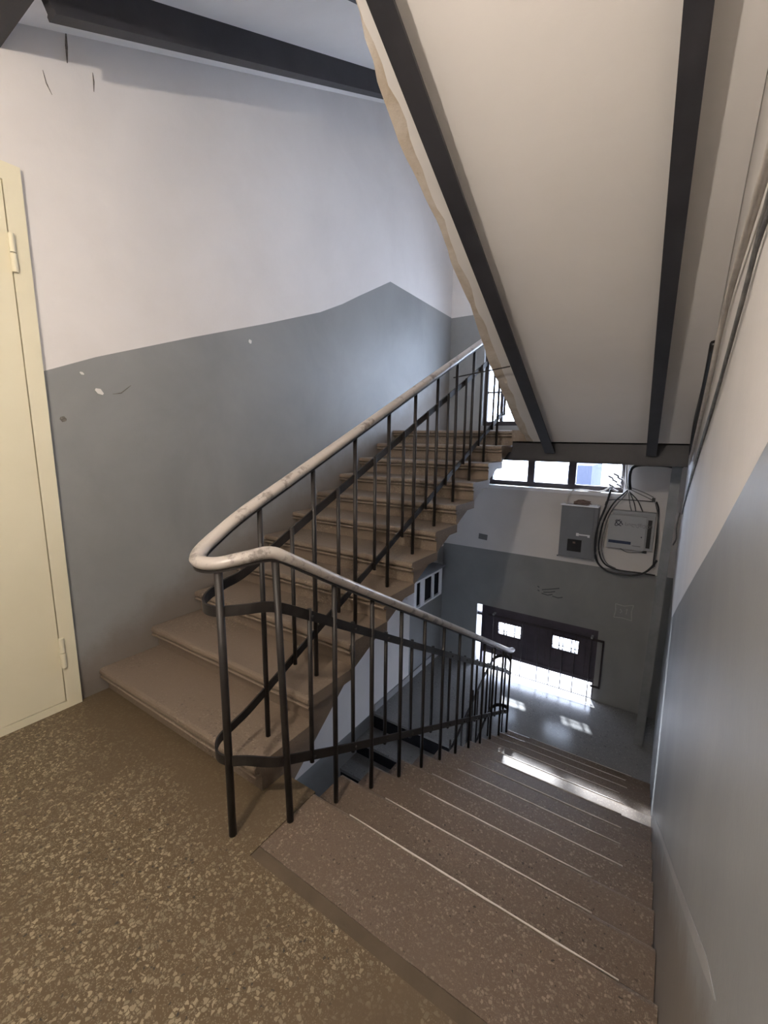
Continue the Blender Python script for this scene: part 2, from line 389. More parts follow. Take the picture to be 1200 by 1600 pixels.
# falling flight
dn = tag(empty('stair_flight', (.05, 0, ZH)), 'descending flight of terrazzo steps with pale worn edges going to the entrance', 'stairs')
def flipped_tread(depth, x0, x1, name='tread'):
    o = tread_mesh(name, x0, x1, depth, 'terrazzo_down', 16, .002)
    for vv in o.data.vertices: vv.co.y = -vv.co.y
    o.data.flip_normals(); return o
tp = flipped_tread(TD+.05, XID, XR-.002); tmd = tp.data; bpy.data.objects.remove(tp)
for k in range(0, 12):
    if k == 0:
        o = flipped_tread(.315, -.562, XR-.002); o.parent = dn; o.location = (-.05, 0, -ZH+.0)
    else:
        o = bpy.data.objects.new('tread', tmd); COL.objects.link(o); o.parent = dn; o.location = (-.05, k*TD, -k*R_-ZH)
    # pale worn line along the nosing, broken off before the wall
    rr = random.Random(40+k); xa, xb = (-.42 + rr.random()*.12, .50 + rr.random()*.16)
    v, f = [], []; n = 22
    for i in range(n+1):
        x = xa + (xb-xa)*i/n; w = .0045*(.7 + .7*abs(noise.noise(Vector((x*7, k*3.1, 0))))) * min(1, 5*min(i, n-i)/n+.1)
        v += [(x, .0025, -.011), (x, .0005-.006, .0012), (x, -.006-w*1.3, .0016), (x, -.006-w*1.3, -.002), (x, -.002, -.012)]
    for i in range(n):
        for j in range(5): f.append([i*5+j, i*5+(j+1) % 5, i*5+5+(j+1) % 5, i*5+5+j])
    f += [[0, 1, 2, 3, 4], [n*5+j for j in range(5)]]
    s = obj('nosing_strip', v, f, 'nosing_worn', o)
    rs = MB().box(XID+.006, XR-.002, k*TD-.085, k*TD-.045, -(k+1)*R_, -k*R_-.05); part(rs, 'riser', 'terrazzo_down', dn)
prof = []
for k in range(0, 12): prof += [(k*TD-.06, -k*R_-.055), (k*TD-.06, -(k+1)*R_-.055)]
prof = [(-.30, -.055)] + prof[:-1] + [(11*TD-.06, ZH), (10*TD-.2, ZH), (-.30, -.32)]
part(MB().prism_x(prof, XID+.012, XR-.002), 'waist_slab', 'terrazzo_down', dn)

# flight overhead (rises back toward the viewer)
ov = tag(empty('stair_flight', (.05, 3.1, ZL)), 'white underside of the flight overhead, carried by two dark steel beams', 'stairs')
sof = lambda y: 3.143 - .517*y
NS = 60; v, f = [], []
for i in range(NS+1):
    y = -.44 + (3.14+.44)*i/NS
    xe = -.50 - .13*max(0, min(1, y/2.6)) + .05*noise.noise(Vector((y*2.6, 1.3, 0))) + .014*noise.noise(Vector((y*17, 4.1, 0)))
    z = sof(y); j = .012*noise.noise(Vector((y*7, 9, 2)))
    v += [(-.455 - .10*max(0, min(1, y/2.6)) + .02*noise.noise(Vector((y*9, 7.7, 0))), y, z), (xe+.012, y, z+.006+j*.5), (xe, y, z+.035), (xe-.012+j, y, z+.09), (xe-.01-j, y, z+.16), (xe, y, z+.20), (XR-.002, y, z+.20), (XR-.002, y, z)]
n = 8
for i in range(NS):
    for j in range(n): f.append([i*n+j, i*n+(j+1) % n, (i+1)*n+(j+1) % n, (i+1)*n+j])
f += [list(range(n)), [NS*n+j for j in range(n)]]
fmi = []
for q in f: fmi.append(1 if len(q) == 4 and (min(k_ % n for k_ in q), max(k_ % n for k_ in q)) in ((0, 1), (1, 2), (2, 3), (3, 4), (4, 5)) else 0)
o = obj('waist_slab', v, f, None, ov, False, ['soffit_white', 'plaster_edge'], fmi); at0(o, ov)
def stringer(root, xa, xb, ya, yb, sofz, w, d, name='stringer_beam', web=None):
    """steel channel under a soffit: lower flange, web, upper flange"""
    for (nm, pr, mt) in (('lower_flange', [(-w/2, -d), (w/2, -d), (w/2, -d+.012), (-w/2, -d+.012)], 'beam_paint'),):
        pass
    path = [(xa + (xb-xa)*i/6, ya + (yb-ya)*i/6, sofz(ya + (yb-ya)*i/6)) for i in range(7)]
    b = MB().sweep(path, [(-w/2, -d), (w/2, -d), (w/2, -d+.014), (-w/2+.03, -d+.014), (-w/2+.03, .004), (-w/2, .004)]).make(name, 'beam_paint', root); at0(b, root)
    if web:
        s = web
        q = MB().sweep([(p_[0], p_[1], p_[2]) for p_ in path], [(s*.012-.004, -d+.015), (s*.012+.004, -d+.015), (s*.012+.004, .002), (s*.012-.004, .002)]).make('web_plate', 'soffit_white', b)
        q.matrix_parent_inverse = Matrix.Translation(-Vector(root.location))
    return b
stringer(ov, -.315, -.372, -.42, 3.10, sof, .085, .12)
stringer(ov, .575, .445, -.42, 3.10, sof, .075, .12)
part(MB().sweep([(-.90, 2.0, 2.035), (-.43, 1.93, 2.075)], [(-.004, -.004), (.004, -.004), (.004, .004), (-.004, .004)]), 'tie_wire', 'dark_steel', ov)

# next storey's flight above the rising flight
ov2 = tag(empty('stair_flight', (-1.45, -.3, 3.55)), 'underside of the upper flight with a dark beam, top left', 'stairs')
sof2 = lambda y: 3.58 + .45*y
part(MB().prism_x([(-.30, sof2(-.30)), (3.15, sof2(3.15)), (3.15, sof2(3.15)+.2), (-.30, sof2(-.30)+.2)], XL+.002, XIU), 'waist_slab', 'soffit_white', ov2)
for xx in (-1.775, -1.0):
    b = MB().sweep([(xx, -.30 + 3.4*i/6, sof2(-.30 + 3.4*i/6)) for i in range(7)], [(-.035, -.15), (.035, -.15), (.035, -.135), (.024, -.13), (.024, .004), (-.024, .004), (-.024, -.13), (-.035, -.135)]).make('stringer_beam', 'beam_paint', ov2); at0(b, ov2)
lbm = tag(MB().box(XL+.002, XR-.002, -.45, -.30, 3.33, 3.45).make('landing_beam', 'beam_paint'), 'dark steel beam at the ceiling edge, top left corner', 'beam')

# half landing with its edge beam
hl = tag(empty('half_landing', (-.7, 3.9, ZL)), 'half landing at the top of the rising flight, dark steel beam below its edge', 'landing')
part(MB().box(XL+.002, XIU, 3.18, YF-.002, ZL-.11, ZL).box(XIU, XR-.002, 3.10, YF-.002, ZL-.11, ZL), 'landing_slab', 'terrazzo_up', hl)
part(MB().box(XL+.01, XIU+.01, 3.10, 3.112, 1.352, 1.485).box(XIU+.01, XR-.03, 3.10, 3.112, 1.362, 1.542).box(XIU+.01, XR-.03, 3.10, 3.19, 1.352, 1.366).box(XIU+.01, XR-.03, 3.10, 3.19, 1.528, 1.542), 'edge_beam', 'beam_paint', hl)

# cellar flight under the rising one
bs = tag(empty('stair_flight', (-1.5, 2.74, ZH)), 'dark cellar steps going down under the rising flight', 'stairs')
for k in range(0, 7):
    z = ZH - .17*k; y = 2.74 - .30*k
    part(MB().box(XL+.002, -.86, y-.02, y, z-.17, z-.03), 'riser', 'basement_dark', bs)  # riser colour is near-black in place of the shade on these faces
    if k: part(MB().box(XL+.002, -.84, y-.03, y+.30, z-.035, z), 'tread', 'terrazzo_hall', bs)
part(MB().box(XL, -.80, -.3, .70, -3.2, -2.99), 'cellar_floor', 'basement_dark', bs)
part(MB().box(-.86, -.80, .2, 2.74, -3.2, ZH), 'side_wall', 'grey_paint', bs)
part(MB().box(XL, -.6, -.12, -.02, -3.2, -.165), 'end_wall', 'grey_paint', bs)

# ------------------------------------------------------------------ railing
rl = tag(empty('stair_railing', (-.70, .5, 0)), 'black steel stair railing with a worn cream handrail curving round the stairwell', 'railing')
xd = lambda y: -.553 - .026*y
XU = -.865
def rail_path(up_z, dn_z, zl, y_top, loop_z, tail):
    pts = [(XU, y_top, up_z(y_top)), (XU, 1.6, up_z(1.6)), (XU, .8, up_z(.8)), (XU, .2, up_z(.2)), (XU, -.08, up_z(-.08))]
    pts += zl
    pts += [(xd(y), y, dn_z(y)) for y in (.2, .8, 1.6, 2.4, 2.95)]
    pts += tail
    return smooth_path(pts, 7)
def oval(w, h, n=14): return [(w*math.cos(2*math.pi*k/n)*(1 if math.sin(2*math.pi*k/n) >= 0 else .92), h*math.sin(2*math.pi*k/n)) for k in range(n)]
upr = lambda y: 1.285 + .445*y
dnr = lambda y: 1.03 - .548*y
hp = rail_path(upr, dnr, [(-.862, -.22, 1.175), (-.83, -.315, 1.135), (-.765, -.365, 1.118), (-.69, -.345, 1.118), (-.625, -.275, 1.135), (-.585, -.19, 1.14), (-.562, -.10, 1.092)], 2.95, None,
               [(-.635, 3.14, -.675), (-.645, 3.2, -.70)])
part(MB().sweep(hp, oval(.030, .024)), 'handrail', 'handrail_paint', rl, True)
part(MB().sweep([(p_[0], p_[1], p_[2]-.026) for p_ in hp], [(-.017, -.004), (.017, -.004), (.017, .004), (-.017, .004)]), 'rail_strap', 'dark_steel', rl)
flat = [(-.004, -.020), (.004, -.020), (.004, .020), (-.004, .020)]
ubu = lambda y: 1.03 + .458*y
ubd = lambda y: .83 - .562*y
p1 = rail_path(ubu, ubd, [(-.862, -.20, .965), (-.845, -.29, .945), (-.785, -.345, .935), (-.71, -.345, .935), (-.635, -.285, .94), (-.588, -.205, .935), (-.564, -.11, .893)], 3.1, None,
               [(-.635, 3.12, -.93), (-.67, 3.24, -.86), (-.745, 3.30, -.85), (-.83, 3.24, -.86), (-.85, 3.08, -.90), (-.85, 2.6, -1.10), (-.85, 1.6, -1.55)])
part(MB().sweep(p1, flat), 'flat_bar', 'dark_steel', rl)
lbu = lambda y: .392 + .46*y
lbd = lambda y: .19 - .5035*y
p2 = rail_path(lbu, lbd, [(-.862, -.18, .325), (-.84, -.28, .315), (-.775, -.335, .315), (-.70, -.34, .325), (-.625, -.31, .34), (-.57, -.22, .298), (-.562, -.10, .24)], 3.1, None,
               [(-.635, 3.12, -1.395), (-.66, 3.24, -1.44), (-.735, 3.29, -1.45), (-.82, 3.24, -1.46), (-.85, 3.08, -1.51), (-.85, 2.6, -1.76), (-.85, 1.6, -2.25)])
part(MB().sweep(p2, flat), 'flat_bar', 'dark_steel', rl)
def bar(x, y, z0, z1, w, dx=0, dy=0, name='baluster'):
    mb = MB().tube([(x, y, z0), (x+dx, y+dy, z1)], w/2, 10)
    return part(mb, name, 'dark_steel', rl, True)
def rivet(x, y, z): return part(MB().tube([(x+.003, y, z), (x+.012, y, z)], .006, 6), 'rivet', 'dark_steel', rl)
bar(-.690, -.342, 0, 1.10, .031, name='post')
bar(-.548, -.168, 0, 1.125, .029, -.03, -.01, name='post')
for k in range(1, 12):                       # rising side
    y = .0 + .322*(k-1) + .02*min(k-1, 3)
    if y < 3.05: bar(XU, y, k*R_, upr(y)-.02, .024)
    ym = y - .165
    if k > 1: bar(XU+.012, ym, lbu(ym)-.03, ubu(ym)+.03, .020)
for k in range(1, 12):                       # falling side
    y = -.168 + .300*k; x = xd(y)
    bar(x, y, -k*R_, dnr(y)-.02, .023)
    ym = y - .15; bar(xd(ym)-.01, ym, lbd(ym)-.035, ubd(ym)+.03, .020)
    rivet(xd(ym)+.003, ym, ubd(ym)); rivet(xd(y)+.003, y, ubd(y)); rivet(xd(ym)+.003, ym, lbd(ym))
bar(-.735, 3.29, ZH, -.72, .018)
for k in range(0, 5):
    y = 3.15 - .26*k; zb = ZH if y > 2.7 else ZH - .17*math.ceil((2.74-y)/.3)
    bar(-.85, y, zb, -.73 - .455*(3.14-y), .020)
    ym = y - .13; bar(-.845, ym, -1.47-.5*(3.15-ym), -.84-.45*(3.2-ym), .018)

# ------------------------------------------------------------------ cream apartment door in the long wall
d1 = struct(empty('door_1', (XL, -.8, 0)), 'cream painted steel door with barrel hinges at the left edge', 'door')
fr = MB().box(XL+.002, XL+.026, -.362, -.287, 0, 2.83).box(XL+.002, XL+.026, -1.36, -1.28, 0, 2.83).box(XL+.002, XL+.026, -1.28, -.362, 2.75, 2.83).box(XL+.002, XL+.026, -1.28, -.362, 0, .042)
part(fr, 'frame', 'cream_paint', d1)
part(MB().box(XL+.002, XL+.022, -1.277, -.367, .047, 2.745), 'leaf', 'cream_paint', d1)
for z in (2.34, .255):
    h = part(MB().tube([(XL+.034, -.358, z), (XL+.034, -.358, z+.085)], .013, 12).tube([(XL+.034, -.358, z+.09), (XL+.034, -.358, z+.175)], .0125, 12), 'hinge', 'cream_paint', d1, False)
hd = part(MB().box(XL+.022, XL+.03, -1.23, -1.19, 1.02, 1.22).tube([(XL+.03, -1.21, 1.12), (XL+.07, -1.21, 1.12), (XL+.075, -1.10, 1.12)], .009), 'handle', 'light_metal', d1)

# ------------------------------------------------------------------ windows
def window(name, o4, xm, zm, label, mat='frame_brown', fw=.05, mw=.045, sill=True):
    x0, x1, z0, z1 = o4; ya, yb = YF+.06, YF+.13
    w = struct(empty(name, ((x0+x1)/2, YF, z0)), label, 'window')
    part(MB().box(x0, x1, ya, yb, z0, z0+fw*1.5).box(x0, x1, ya, yb, z1-fw, z1).box(x0, x0+fw, ya, yb, z0+fw*1.5, z1-fw).box(x1-fw, x1, ya, yb, z0+fw*1.5, z1-fw), 'frame', mat, w)
    xs = [x0+fw] + xm + [x1-fw]; zs = [z0+fw*1.5] + zm + [z1-fw]
    for x in xm: part(MB().box(x-mw, x+mw, ya+.005, yb-.005, zs[0], zs[-1]), 'mullion', mat, w)
    for z in zm:
        for i in range(len(xs)-1):
            a = xs[i] + (mw if i else 0); b = xs[i+1] - (mw if i < len(xs)-2 else 0)
            part(MB().box(a, b, ya+.01, yb-.01, z-mw*.5, z+mw*.5), 'glazing_bar', mat, w)
    for i in range(len(xs)-1):
        for j in range(len(zs)-1):
            a = xs[i] + (mw if i else 0); b = xs[i+1] - (mw if i < len(xs)-2 else 0)
            c = zs[j] + (mw*.5 if j else 0); d = zs[j+1] - (mw*.5 if j < len(zs)-2 else 0)
            part(MB().box(a, b, YF+.092, YF+.096, c, d), 'pane', 'pane_glass', w)
    return w
w1 = window('window_1', (W1[0], W1[1], W1[2], W1[3]), [-.969, -.453], [], 'low three-pane window in a dark frame under the half landing', fw=.04)
part(MB().box(W1[0]-.06, W1[1]+.02, YF-.07, YF+.055, .895, .94), 'sill', 'plain_white', w1)
w2 = window('window_2', W2, [-1.42, -.80], [2.19], 'bright window above the half landing, seen through the balusters', fw=.04, mw=.02)

# daylight portals (guide sampling only, give off nothing)
def portal(x0, x1, z0, z1, y):
    l = bpy.data.lights.new('daylight_portal', 'AREA'); l.shape = 'RECTANGLE'; l.size = x1-x0; l.size_y = z1-z0; l.cycles.is_portal = True
    o = bpy.data.objects.new('daylight_portal', l); COL.objects.link(o); o.location = ((x0+x1)/2, y, (z0+z1)/2); o.rotation_euler = (-math.pi/2, 0, 0)
portal(*W1, YF+.2); portal(*W2, YF+.2); portal(*D2, YF+.2)

# ------------------------------------------------------------------ entrance doors
d2 = struct(empty('door_2', (-.75, YF, ZH)), 'dark double entrance doors with two small barred lights and daylight showing beneath', 'door')
part(MB().box(-1.52, .03, YF+.02, YF+.10, -.955, -.842), 'header', 'door_metal', d2)
part(MB().box(-1.525, -1.49, YF+.01, YF+.11, ZH, -.842).box(.012, .03, YF+.01, YF+.11, ZH, -.842), 'jamb', 'door_metal', d2)
for i, (xa, xb, va, vb) in enumerate(((-1.488, -.742, -1.275, -.955), (-.738, .010, -.52, -.195))):
    za, zb, wa, wb = -1.575, -.958, -1.232, -1.058
    y0, y1 = YF+.035, YF+.075
    lf = part(MB().box(xa, va, y0, y1, za, zb).box(vb, xb, y0, y1, za, zb).box(va, vb, y0, y1, za, wa).box(va, vb, y0, y1, wb, zb), 'leaf', 'door_metal', d2)
    def sub(mb, nm, mt):
        o = mb.make(nm, mt, lf); return o
    sub(MB().box(va, vb, YF+.053, YF+.057, wa, wb), 'pane', 'pane_glass')
    for t in (.27, .75): sub(MB().box(va+(vb-va)*t-.006, va+(vb-va)*t+.006, YF+.028, YF+.04, wa, wb), 'window_bar', 'frame_brown')
    sub(MB().box(va, vb, YF+.028, YF+.04, wa+.045, wa+.055), 'window_bar', 'frame_brown')
    sub(MB().box(va-.02, vb+.02, YF+.024, YF+.035, wb, wb+.018).box(va-.02, vb+.02, YF+.024, YF+.035, wa-.018, wa), 'window_trim', 'frame_brown')
    for t in (.0, .17, .33, .5, .67, .84, .985):
        x = xa + (xb-xa)*t
        if va-.01 < x < vb+.01: sub(MB().box(x-.006, x+.006, YF+.026, YF+.035, za, wa-.02), 'rib', 'door_metal')
        else: sub(MB().box(x-.006, x+.006, YF+.026, YF+.035, za, zb), 'rib', 'door_metal')
    sub(MB().box(xa, xb, YF+.024, YF+.035, za, za+.05), 'bottom_rail', 'door_metal')
for z in (-1.0, -1.42): part(MB().box(-1.60, -1.52, YF+.03, YF+.08, z-.018, z+.018), 'bracket', 'door_metal', d2)

gr = tag(empty('door_grille', (-.6, YF-.07, ZH)), 'thin dark folding grille frame hung before the entrance doors', 'grille')
part(MB().box(-1.40, .115, YF-.08, YF-.06, -.95, -.928), 'top_rail', 'frame_brown', gr)
part(MB().box(.095, .115, YF-.08, YF-.06, -1.58, -.95), 'end_stile', 'frame_brown', gr)
part(MB().box(.00, .095, YF-.08, YF-.06, -1.58, -1.56), 'foot_rail', 'frame_brown', gr)
part(MB().box(-1.40, .03, YF-.075, YF-.065, -1.745, -1.735), 'lower_rod', 'frame_brown', gr)
for x in (-1.32, -1.12, -.90, -.675, -.515, -.366, -.215, -.03):
    part(MB().tube([(x, YF-.07, -.94), (x, YF-.07, ZH if x in (-1.32, -.03) else -1.735)], .006, 6), 'rod', 'frame_brown', gr)
for x in (-1.32, -.03): part(MB().box(x-.012, x+.012, YF-.085, YF, -.93, -.91), 'hanger', 'light_metal', gr)

# ------------------------------------------------------------------ pipe casing, boxes, mailboxes
du = tag(MB().add([(.556, 3.96, ZH), (.642, 3.96, ZH), (.642, 4.06, ZH), (.556, 4.06, ZH), (.60, 3.96, 1.30), (.686, 3.96, 1.30), (.686, 4.06, 1.30), (.60, 4.06, 1.30)],
                  [[0, 3, 2, 1], [4, 5, 6, 7], [0, 1, 5, 4], [1, 2, 6, 5], [2, 3, 7, 6], [3, 0, 4, 7]]).make('pipe_casing', 'duct_grey'), 'tall grey square casing standing in the far right corner', 'casing')

b1 = tag(empty('breaker_box', (-.29, YF, .09)), 'dark grey steel electrical box with a small black window, left of the pale cabinet', 'electrical box')
part(MB().box(-.50, -.085, YF-.16, YF-.001, .11, .76), 'body', 'grey_metal', b1)
part(MB().box(-.493, -.125, YF-.178, YF-.161, .125, .745), 'door', 'grey_metal', b1)
part(MB().box(-.397, -.235, YF-.184, YF-.179, .194, .345), 'meter_window', 'black_plastic', b1)
part(MB().box(-.335, -.305, YF-.187, YF-.185, .295, .318), 'indicator', 'rag_brown', b1)
part(MB().box(-.305, -.275, YF-.188, YF-.179, .395, .43).box(-.275, -.175, YF-.185, YF-.179, .405, .42).box(-.175, -.15, YF-.188, YF-.179, .39, .42), 'latch', 'plain_white', b1)
part(MB().box(-.515, -.08, YF-.185, YF-.001, .76, .772), 'lid', 'plain_white', b1)
part(MB().box(-.515, -.495, YF-.17, YF-.15, .10, .115), 'corner_lug', 'grey_metal', b1)

b2 = tag(empty('telecom_cabinet', (.24, YF, .28)), 'pale grey telecom cabinet with a swirl logo and blue stripe, ringed by cables', 'cabinet')
part(MB().box(.06, .50, YF-.09, YF-.001, .30, .72), 'body', 'light_metal', b2)
part(MB().box(.435, .475, YF-.098, YF-.091, .33, .66), 'gap_shade', 'black_plastic', b2)  # black strip painted as the shade of the gap beside the door
part(MB().box(.05, .505, YF-.12, YF-.001, .72, .745), 'canopy', 'light_metal', b2)
dr = part(MB().box(.035, .42, YF-.135, YF-.115, .30, .695), 'door', 'light_metal', b2)
def on_door(mb, nm, mt):
    o = mb.make(nm, mt, dr); return o
on_door(MB().box(.05, .285, YF-.1375, YF-.1352, .358, .392), 'blue_stripe', 'blue_print')
on_door(MB().box(.30, .385, YF-.1375, YF-.1352, .345, .352), 'small_print', 'grey_print')
on_door(MB().tube([(.385, YF-.135, .46), (.385, YF-.142, .46)], .007, 8), 'lock', 'ink_print')
lg = MB()
for ang, cx, cz in ((.9, .135, .605), (-.7, .145, .603)):
    pth = []
    for i in range(29):
        a = 2*math.pi*i/28*.86 + .4; u, w_ = .045*math.cos(a), .019*math.sin(a)
        pth.append((cx + u*math.cos(ang) - w_*math.sin(ang), YF-.1365, cz + u*math.sin(ang) + w_*math.cos(ang)))
    lg.sweep(pth, [(-.0045, -.001), (.0045, -.001), (.0045, .001), (-.0045, .001)], up=(0, 1, 0))
on_door(lg, 'logo', 'ink_print')
def text(body, x, z, y, size, mat, parent, name):
    cu = bpy.data.curves.new(name, 'FONT'); cu.body = body; cu.size = size; cu.extrude = .0006
    t = bpy.data.objects.new(name, cu); COL.objects.link(t); t.location = (x, y, z); t.rotation_euler = (math.pi/2, 0, 0)
    dg = bpy.context.evaluated_depsgraph_get(); dg.update()
    me = bpy.data.meshes.new_from_object(t.evaluated_get(dg)); bpy.data.objects.remove(t); bpy.data.curves.remove(cu)
    for vv in me.vertices: vv.co = Vector((x + vv.co.x, y - vv.co.z, z + vv.co.y))
    me.materials.clear(); me.materials.append(MATS[mat])
    o = bpy.data.objects.new(name, me); COL.objects.link(o); o.parent = parent; return o
tx = text('\u10e1\u10d8\u10da\u10e5\u10dc\u10d4\u10e2\u10d8', .205, .578, YF-.1362, .052, 'grey_print', dr, 'lettering')
part(MB().tube([(.41, YF-.06, .30), (.41, YF-.06, .275), (.45, YF-.06, .275)], .016, 8), 'cable_gland', 'black_plastic', b2)

mb_ = tag(empty('mailbox_unit', (XL, 3.85, -.66)), 'white wall cabinet with three dark openings below the stairs, left wall of the hall', 'cabinet')
xf = -2.0; holes = [(3.47, 3.585), (3.69, 3.905), (3.965, 4.135)]
m = MB().box(XL+.002, xf, 3.40, 4.20, -.66, -.635).box(XL+.002, xf, 3.40, 4.20, -.30, -.245).box(XL+.002, xf, 3.40, 3.42, -.635, -.30).box(XL+.002, xf, 4.18, 4.20, -.635, -.30).box(XL+.002, XL+.02, 3.42, 4.18, -.635, -.30)
e = [3.42] + [q for h in holes for q in h] + [4.18]
for i in range(0, len(e), 2): m.box(xf-.02, xf, e[i], e[i+1], -.635, -.30)
part(m, 'body', 'plain_white', mb_)
part(MB().box(XL+.002, xf+.04, 3.36, 4.24, -.243, -.225), 'top_ledge', 'grey_metal', mb_)
for a, b in holes: part(MB().box(XL+.03, xf-.03, a-.02, b+.02, -.63, -.31), 'opening_shade', 'basement_dark', mb_)  # near-black block behind each opening paints the shade inside it
part(MB().box(XL+.03, XL+.09, 3.396, 3.399, -.52, -.46), 'notice', 'white_paint', mb_)

# ------------------------------------------------------------------ cables and conduit
def cable(name, pts, r, mat, label, group=None, k=6, cat='cable'):
    o = MB().tube(smooth_path(pts, k), r, 8).make(name, mat, None, True); return tag(o, label, cat, group)
yc = YF-.05
def fw_(pts, y=None, j=0): return [(x, (y if y is not None else yc) - .006*j, z) for x, z in pts]
G = 'cables looped around the telecom cabinet'
cable('cable', fw_([(.03, 1.0), (-.008, .79), (-.06, .588), (-.085, .386), (-.068, .187), (-.015, .074), (.11, .007), (.314, .005), (.441, .052), (.516, .135), (.563, .228)], YF-.19), .012, 'black_plastic', 'thick black cable looping lowest under the pale cabinet', G)
cable('cable', fw_([(.20, 1.0), (.07, .836), (-.013, .617), (-.043, .392), (-.036, .232), (.032, .098), (.176, .043), (.409, .046), (.563, .044)], YF-.165), .009, 'black_plastic', 'black cable looping left of the cabinet and running off right', G)
cable('cable', fw_([(.20, .98), (.18, .944), (.047, .718), (.002, .517), (-.015, .316), (.011, .176), (.068, .088), (.16, .05)], YF-.145), .006, 'cable_grey', 'thin grey cable hanging closest to the cabinet on its left', G)
cable('cable', fw_([(.49, .875), (.522, .765), (.53, .47), (.53, .10)]), .008, 'black_plastic', 'black cable dropping close along the right side of the cabinet', G)
cable('cable', fw_([(.481, .866), (.525, .694), (.545, .435), (.545, .12)], None, 3), .006, 'cable_grey', 'grey cable dropping outermost right of the cabinet', G)
cable('cable', fw_([(.208, .999), (.322, .948), (.461, .886)]), .004, 'cable_grey', 'lower of two thin wires slanting right above the cabinet', G)
cable('cable', fw_([(.212, 1.021), (.352, .973), (.457, .923)]), .004, 'cable_grey', 'upper of two thin wires slanting right above the cabinet', G)
cable('cable', fw_([(.21, .976), (.267, .854), (.297, .747)], None, 2), .005, 'black_plastic', 'middle black wire entering the cabinet top', G)
cable('cable', fw_([(.218, .962), (.304, .872), (.367, .747)], None, 1), .006, 'black_plastic', 'rightmost black wire entering the cabinet top', G)
cable('cable', fw_([(.205, .961), (.232, .813), (.255, .747)], None, 4), .005, 'cable_grey', 'leftmost grey wire entering the cabinet top', G)
cable('cable', fw_([(-.03, .79), (0, .852), (.167, .875), (.455, .878)], None, 6), .005, 'black_plastic', 'level black wire running above the cabinet', G)
cable('cable', fw_([(.174, .285), (.258, .247), (.40, .268)], YF-.06), .004, 'cable_grey', 'short wire sagging under the cabinet', G)
tag(MB().box(.445, .475, YF-.075, YF-.03, .875, .915).make('junction_block', 'black_plastic'), 'small black junction block above the cabinet right corner', 'junction box')
cable('conduit', fw_([(.215, .992), (.199, 1.10), (.197, 1.184), (.217, 1.251), (.29, 1.284), (.42, 1.29), (.536, 1.288), (.63, 1.275)], YF-.06) +
      [(.685, 4.40, 1.29), (.70, 4.1, 1.37), (.70, 3.4, 1.40)], .017, 'black_plastic', 'black conduit bending over the cabinet into the corner', None, 8, 'conduit')
cable('cable', [(.722, 3.07, 1.46), (.718, 2.95, 1.55), (.715, 2.6, 1.72), (.715, 1.796, 1.86), (.715, 1.4, 2.02)], .016, 'black_plastic', 'thick black cable along the wall under the overhead flight', 'wall cables')
cable('cable', fw_([(.047, 1.40), (.05, 1.311), (.083, 1.14), (.136, .993)]), .005, 'cable_white', 'leftmost white wire hanging by the window', 'white wires beside the window')
cable('cable', fw_([(.107, 1.40), (.107, 1.313), (.129, 1.143), (.175, .996)], None, 2), .005, 'cable_white', 'middle white wire hanging by the window', 'white wires beside the window')
cable('cable', fw_([(.152, 1.42), (.152, 1.315), (.173, 1.08), (.19, 1.0)], None, 4), .008, 'cable_white', 'rightmost thicker white wire hanging by the window', 'white wires beside the window')
cable('cable', [(-.455, YF-.12, .775), (-.44, YF-.1, .87), (-.40, YF-.08, .945), (-.30, YF-.06, .952), (-.08, YF-.06, .952), (.037, YF-.05, 1.054)], .008, 'cable_white', 'pale cable lying on the window sill', 'white wires beside the window')
rr = random.Random(3)
names = ['topmost', 'upper left', 'upper right', 'middle', 'lower left', 'lower right', 'lowest']
for i, (x, z) in enumerate([(.06, 1.16), (.005, 1.13), (.10, 1.12), (.05, 1.09), (.02, 1.03), (.10, 1.04), (.06, .98)]):
    c = MB().sweep([(x-.03, YF-.09, z+.016), (x+.03, YF-.09, z-.016)], [(-.012, -.010), (.012, -.010), (.012, .010), (-.012, .010)]).make('wire_connector', 'plain_white')
    tag(c, names[i] + ' white wire connector in the tangle by the window corner', 'connector', 'white wire connectors')
# bundle along the near wall
xw = XR - .018
cable('cable', [(xw, -.6, 2.32), (xw, .0, 2.18), (xw, .42, 2.14), (xw, 1.0, 2.07), (xw, 1.50, 1.88), (xw, 2.1, 1.69), (xw, 2.9, 1.47), (xw, 3.5, 1.36)], .011, 'cable_white', 'thick off-white cable, highest of the bundle on the right wall', 'wall cables')
cable('cable', [(xw+.006, -.6, 2.24), (xw+.006, .0, 2.09), (xw+.006, .35, 1.94), (xw+.006, 1.1, 1.69), (xw+.006, 2.15, 1.40), (xw+.006, 3.3, 1.06), (xw+.006, 3.9, .85)], .006, 'cable_grey', 'grey cable, lowest of the bundle on the right wall', 'wall cables')
cable('cable', [(xw+.008, -.6, 2.16), (xw+.008, -.05, 2.05), (xw+.008, .26, 2.0), (xw+.008, .68, 1.845), (xw+.008, 1.5, 1.62), (xw+.008, 2.5, 1.36), (xw+.008, 3.5, 1.05)], .005, 'cable_grey', 'thin grey cable in the middle of the bundle on the right wall', 'wall cables')
cable('cable', [(XR-.03, 3.9, .86), (XR-.04, 3.95, .70), (XR-.03, 4.0, .58), (XR-.05, 4.05, .50)], .007, 'cable_grey', 'loose cable end dangling by the pipe casing', 'wall cables')

